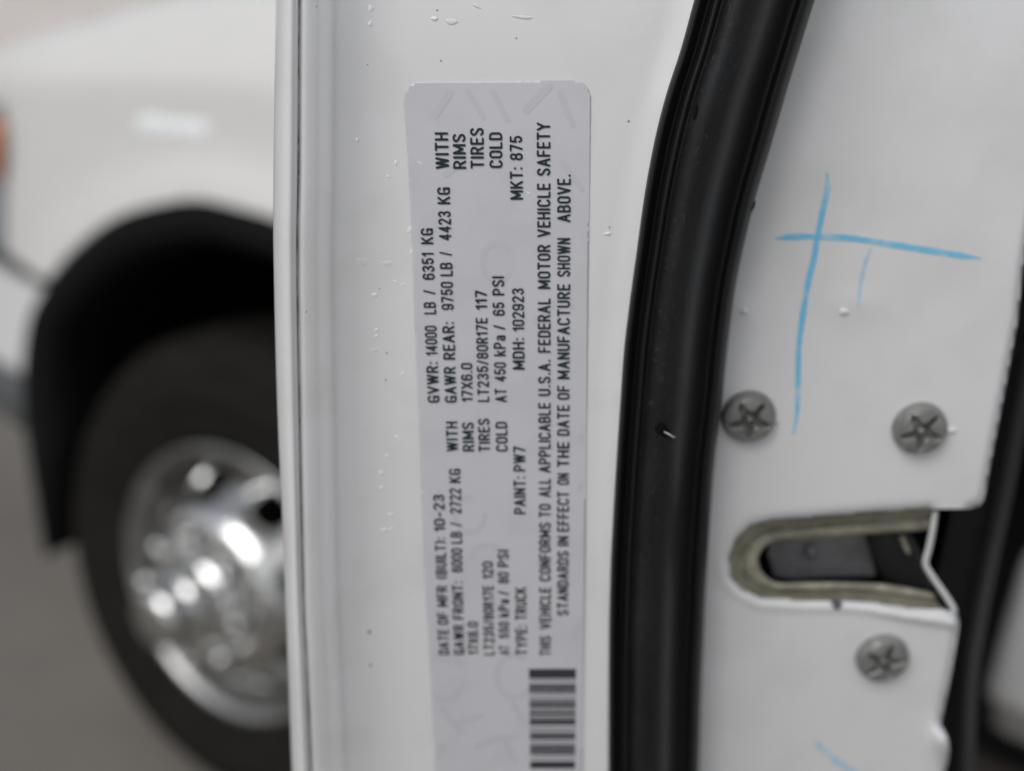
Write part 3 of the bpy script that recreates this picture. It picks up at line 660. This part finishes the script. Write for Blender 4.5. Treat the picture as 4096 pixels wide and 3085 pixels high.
gx = np.arange(2100, 4460, 14.0); gx = np.r_[np.arange(2100, 2680, 60.0), np.arange(2680, 4460, 14.0)]
gy = np.r_[np.arange(-830, -40, 60.0), np.arange(-40, 3160, 14.0), np.arange(3160, 6530, 90.0)]
XX, YY = np.meshgrid(gx, gy)
p2, fc = field(gx, gy, poly_sdf(XX, YY, pan))
def pan_detail(px, py):
    o = pan_o(px, py)
    sl = seg_dist(px, py, SLOT[3:])                         # pressed lip round the latch opening
    low = np.clip((py - 2180) / 120, 0, 1) * (py < 2700)
    o = o + 0.0022 * np.exp(-(sl / 9.0)**2) + low * (-0.0007 * np.exp(-((sl - 34) / 15.0)**2))
    o = o + 0.0009 * np.exp(-(sl / 26.0)**2) * (1 - low)
    o = o - 0.0020 * np.exp(-(((px - 3700) / 190)**2)) * np.exp(-((py - (2478 + (px - 3700) * 0.16)) / 13.0)**2)   # folded ripple under the slot
    ed = seg_dist(px, py, outer_top); o = o + 0.0035 * np.exp(-(ed / 14.0)**2)
    ed = seg_dist(px, py, outer_bot); o = o + 0.0035 * np.exp(-(ed / 14.0)**2)
    o = o - 0.0006 * np.exp(-(np.hypot(px - 2975, py - 1245) / 62)**2)                                          # shallow dimples
    o = o - 0.0005 * np.exp(-(((px - 3410) / 120)**2 + ((py - 1215) / 60)**2))
    o = o - 0.006 * np.exp(-(((px - 3800) / 60)**2 + ((py - 2960) / 70)**2))                                    # small bulge at the lower edge
    return o + 0.0012 * np.sin(px / 420.0 + 0.6) * np.sin(py / 640.0)
panel = obj('latch_panel', flat(at(p2[:, 0], p2[:, 1], pan_detail(p2[:, 0], p2[:, 1]))), fc, M_JAMB, door)
so = panel.modifiers.new('solid', 'SOLIDIFY'); so.thickness = 0.0016; so.offset = 1

# latch opening: turned-in rim, latch plate, claw, cut sheet edges
latch = obj('latch_opening', [at(x, y, float(pan_o(x, y)) + 0.050) for x, y in ((2850, 1980), (3900, 1980), (3900, 2500), (2850, 2500))], [(0, 1, 2, 3)], M_VOID, door, smooth=False)  # black backing sheet painted as the darkness inside
o_out = resample(smooth_poly(SLOT[3:19], 4, closed=False), 110)
INN = [(3722, 2118), (3640, 2124), (3449, 2136), (3300, 2147), (3211, 2154), (3150, 2156), (3100, 2164), (3058, 2186), (3032, 2228), (3034, 2258), (3046, 2288), (3075, 2315), (3115, 2331), (3200, 2331), (3313, 2329), (3450, 2332), (3551, 2339), (3640, 2354), (3730, 2372)]
o_in = resample(smooth_poly(INN, 4, closed=False), 110)
V = []
for a, b in zip(o_out, o_in):
    for q, dz in ((-0.03, 0.0012), (0.02, 0.0022), (0.10, 0.0036), (0.22, 0.0075), (0.34, 0.0105), (0.40, 0.0112), (0.46, 0.0108), (0.56, 0.0092), (0.70, 0.0088), (0.90, 0.0090), (1.0, 0.0102), (1.02, 0.014)):
        p = a + (b - a) * q; V.append(at(p[0], p[1], float(pan_o(p[0], p[1])) + dz))
obj('opening_rim', V, grid_faces(110, 12), M_OLIVE, latch)
patch('latch_plate', [(3096, 2120), (3300, 2120), (3470, 2120), (3476, 2200), (3500, 2290), (3480, 2303), (3300, 2306), (3096, 2303)], lambda x, y: pan_o(x, y) + 0.024, M_LATCH, latch, n=2, step=12)
patch('rivet', [(3246 + 28 * math.cos(a), 2212 + 30 * math.sin(a)) for a in np.linspace(0, 2 * math.pi, 12, endpoint=False)], lambda x, y: pan_o(x, y) + 0.0236, M_LATCH, latch, step=5, dome=0.0022)
patch('latch_claw', [(3468, 2110), (3600, 2120), (3650, 2150), (3690, 2230), (3730, 2340), (3690, 2372), (3600, 2340), (3530, 2300), (3480, 2200)], lambda x, y: pan_o(x, y) + 0.018, M_BLACK, latch, step=10, dome=0.004)
patch('latch_spring', [(3598, 2150), (3616, 2146), (3636, 2190), (3640, 2216), (3626, 2212), (3610, 2184)], lambda x, y: pan_o(x, y) + 0.0135, M_OLIVE, latch, step=5, dome=0.001)
def ribbon(name, pts, wpx, dz, m, parent, bulge=0.0008):
    P = resample(smooth_poly(pts, 5, closed=False), 60); t_ = np.gradient(P, axis=0); t_ /= np.linalg.norm(t_, axis=1)[:, None]; nn = np.stack([t_[:, 1], -t_[:, 0]], -1)
    V = []
    for a, b in zip(P, nn):
        for q, z in ((-1, 0.004), (-1, 0.0006), (-0.6, -0.3 * bulge), (0, -bulge), (0.6, -0.3 * bulge), (1, 0.0006), (1, 0.006)):
            p = a + b * q * wpx / 2; V.append(at(p[0], p[1], float(pan_o(p[0], p[1])) + dz + z))
    return obj(name, V, grid_faces(60, 7), m, parent)
ribbon('folded_sheet_edge', [(3741, 2046), (3732, 2110), (3716, 2190), (3702, 2244), (3708, 2272), (3740, 2322), (3782, 2382), (3812, 2430), (3818, 2452)], 26, 0.0035, M_JAMB, latch)
ribbon('lower_sheet_edge', [(3560, 2434), (3640, 2444), (3720, 2456), (3770, 2458), (3810, 2446)], 13, 0.0006, M_JAMB, latch)
patch('slot_drip', [(3325, 2402), (3360, 2400), (3368, 2418), (3352, 2440), (3335, 2432)], lambda x, y: pan_detail(x, y) - 0.0004, M_GAP, latch, step=5, dome=0.0006)

# black trim on the door's inner side, behind the panel edge
V = []; rows3 = np.r_[np.arange(-800, 3300, 100), np.arange(3300, 6501, 300)].astype(float)
for y in rows3:
    e = float(interp(y, EDGE_R)); b0 = float(bend(y)) * 1.2
    c = [at(e - 120, y, 0.075 + b0), at(e - 10, y, 0.074 + b0), at(e + 30, y, 0.072 + b0), at(e + 52, y, 0.069 + b0), at(e + 72, y, 0.070 + b0), at(e + 86, y, 0.074 + b0), at(e + 92, y, 0.08 + b0), at(e + 108, y, 0.082 + b0), at(e + 112, y, 0.086 + b0), at(e + 114, y, 0.095 + b0)]
    c += [c[-1] + DDIR * q for q in (0.05, 0.3, 1.1)]
    V += c
obj('inner_trim', V, grid_faces(len(rows3), 13), M_BLACK, door)

# ---- star screws
def frame(px, py, fn):
    p0 = at(px, py, float(fn(px, py))); px1 = at(px + 20, py, float(fn(px + 20, py))); py1 = at(px, py + 20, float(fn(px, py + 20)))
    ex = (px1 - p0) / np.linalg.norm(px1 - p0); ny = (py1 - p0); nz_ = np.cross(ny, ex); nz_ /= np.linalg.norm(nz_); ey = np.cross(ex, nz_)
    return p0, ex, ey, nz_          # ey points down the photo, nz_ towards the viewer
def screw(px, py, rpx, spin, label):
    p0, ex, ey, nz_ = frame(px, py, pan_detail)
    R_ = np.linalg.norm(at(px + rpx, py, float(pan_o(px, py))) - at(px, py, float(pan_o(px, py))))
    nr, na = 44, 120; V = []
    for i in range(nr + 1):
        r = (i / nr)
        for k in range(na):
            a = 2 * math.pi * k / na
            star = 0.31 + 0.43 * (math.cos(2.5 * (a - spin)) ** 2) ** 2.2
            z = 0.0044 * R_ / 0.0085 * (1 - 0.25 * r * r) if r < 0.86 else 0.0044 * R_ / 0.0085 * (1 - 0.25 * r * r) * math.sqrt(max(0, 1 - ((r - 0.86) / 0.14)**2))
            if 0.80 < r < 0.88: z -= 0.00035 * math.sin((r - 0.80) / 0.08 * math.pi)
            dpt = 1 / (1 + math.exp(-(star - r) * 46)); pin = math.exp(-(r / 0.185)**4)
            z -= 0.0042 * R_ / 0.0085 * dpt * (1 - 0.80 * pin)
            V.append(p0 + R_ * r * (math.cos(a) * ex + math.sin(a) * ey) + nz_ * (z + 0.0002))
    fs = grid_faces(nr + 1, na, True)
    return obj('star_screw', V, fs, M_SCREW, door, label=label)
screw(2992, 1662, 110, math.radians(90), 'grey star screw half touching the rubber seal')
screw(3675, 1708, 110, math.radians(236), 'grey star screw nearest the right edge of the panel')
screw(3525, 2622, 107, math.radians(210), 'grey star screw below the latch opening')
def blob(px, py, rx, ry, hgt, fn, m, parent, name='paint_blob', rot=0.0):
    V = []; n = 16
    for i in range(7):
        t = i / 6 * math.pi / 2
        for k in range(n):
            a = 2 * math.pi * k / n; q = math.sin(t) * (1 + 0.12 * math.sin(3 * a + px)); x = rx * q * math.cos(a); y = ry * q * math.sin(a)
            X = px + x * math.cos(rot) - y * math.sin(rot); Y = py + x * math.sin(rot) + y * math.cos(rot)
            V.append(at(X, Y, float(fn(np.array(X), np.array(Y))) - hgt * math.cos(t) + 0.00002))
    return obj(name, V, grid_faces(7, n, True), m, parent)
for a in ((3103, 1681, 16, 14), (3803, 1724, 22, 15), (2978, 1246, 16, 14), (3375, 1248, 20, 14)): blob(*a, 0.0010, pan_detail, M_BEAD, door)

# ---- blue crayon marks
def crayon(name, pts, w0, m, label, taper=True):
    P = resample(smooth_poly(pts, 5, closed=False), 60); k = np.linspace(0, 1, 60)
    rs = np.random.default_rng(len(pts) * 7 + int(w0)); nz_ = np.convolve(rs.normal(0, 1, 80), np.ones(5) / 5, 'same')[:60]
    wd = w0 / 2 * (0.86 + 0.16 * nz_) * (np.clip(np.minimum(k / 0.05, (1 - k) / 0.10), 0.30, 1) if taper else 1)
    step = 5.0
    gx = np.arange(P[:, 0].min() - w0, P[:, 0].max() + w0, step); gy = np.arange(P[:, 1].min() - w0, P[:, 1].max() + w0, step)
    XX, YY = np.meshgrid(gx, gy); d = seg_dist(XX, YY, [tuple(q) for q in P], widths=wd) + rs.normal(0, 0.8, XX.shape)
    p, f = field(gx, gy, d)
    return obj(name, flat(at(p[:, 0], p[:, 1], pan_detail(p[:, 0], p[:, 1]) - CR_O[0])), f, m, door, label=label)
CR_O = [0.00016]
crayon('crayon_stroke', [(3309, 694), (3310, 757), (3294, 833), (3272, 934), (3256, 1030), (3231, 1139), (3211, 1265), (3195, 1391), (3192, 1536), (3187, 1663), (3173, 1735)], 25, M_CRAYON, 'long upright blue crayon stroke')
CR_O[0] = 0.00024
crayon('crayon_stroke', [(3104, 954), (3186, 946), (3268, 946), (3382, 950), (3457, 960), (3520, 969), (3647, 990), (3773, 1010), (3926, 1034)], 25, M_CRAYON, 'blue crayon stroke crossing the upright one')
CR_O[0] = 0.00016
crayon('crayon_stroke', [(3487, 985), (3467, 1035), (3450, 1098), (3438, 1165), (3434, 1232)], 14, M_CRAYON_PALE, 'short faint blue crayon stroke')
crayon('crayon_stroke', [(3259, 2965), (3313, 3019), (3395, 3077), (3500, 3150), (3600, 3240)], 26, M_CRAYON_PALE, 'pale blue crayon stroke at the lower edge of the photo')

# ---- glossy spots and specks on the paint beside the label
for px, py, rx, ry, rot in ((1448, 1048, 26, 20, 0), (1550, 1054, 24, 10, 0), (1582, 1128, 13, 4, 0.6), (1612, 1138, 9, 3, 0.2), (1554, 706, 9, 5, 0.7), (1583, 652, 6, 12, 0.0), (1680, 652, 15, 4, 0.5), (1508, 1320, 8, 7, 0), (1508, 1345, 8, 6, 0),
                            (1612, 1496, 9, 6, 0.7), (1590, 1750, 14, 5, 0.5), (1600, 1765, 9, 5, 0.9), (1548, 1824, 9, 7, 0), (1526, 1892, 12, 8, 0), (1527, 1952, 11, 8, 0), (1562, 2060, 12, 8, 0.4), (1538, 2120, 13, 8, 0), (1565, 2116, 9, 6, 0),
                            (1806, 86, 24, 11, 0.1), (2090, 68, 42, 6, 0.1), (1482, 95, 9, 12, 0), (1484, 34, 11, 14, 0), (2430, 935, 15, 6, -0.1), (1906, 24, 18, 4, 0.5), (1738, 74, 14, 8, 0), (1500, 1180, 12, 9, 0), (2114, 772, 10, 5, 0.6), (1640, 920, 10, 14, 0), (1648, 1010, 8, 12, 0), (1500, 1400, 16, 9, 0), (1430, 560, 6, 9, 0)):
    blob(px, py, rx, ry, 0.00015 if rx < 16 else 0.00009, lambda x, y: lit_o(x, y) - (0.00014 if x > 1660 else 0), M_BEAD if rx < 16 else M_JAMB, door, rot=rot)
for px, py, r in ((1225, 1247, 3), (1477, 2528, 8), (1482, 2660, 6), (1763, 242, 3), (2065, 152, 3), (1518, 1154, 3), (1547, 1412, 4), (1543, 1520, 4), (1266, 26, 3), (1142, 1143, 3), (1748, 40, 3), (1470, 258, 3), (2514, 484, 4), (2438, 908, 3)):
    blob(px, py, r, r * 1.2, 0.00012, lambda x, y: lit_o(x, y) - (0.00016 if x > 1660 else 0), M_SPECK, door, name='dirt_speck')
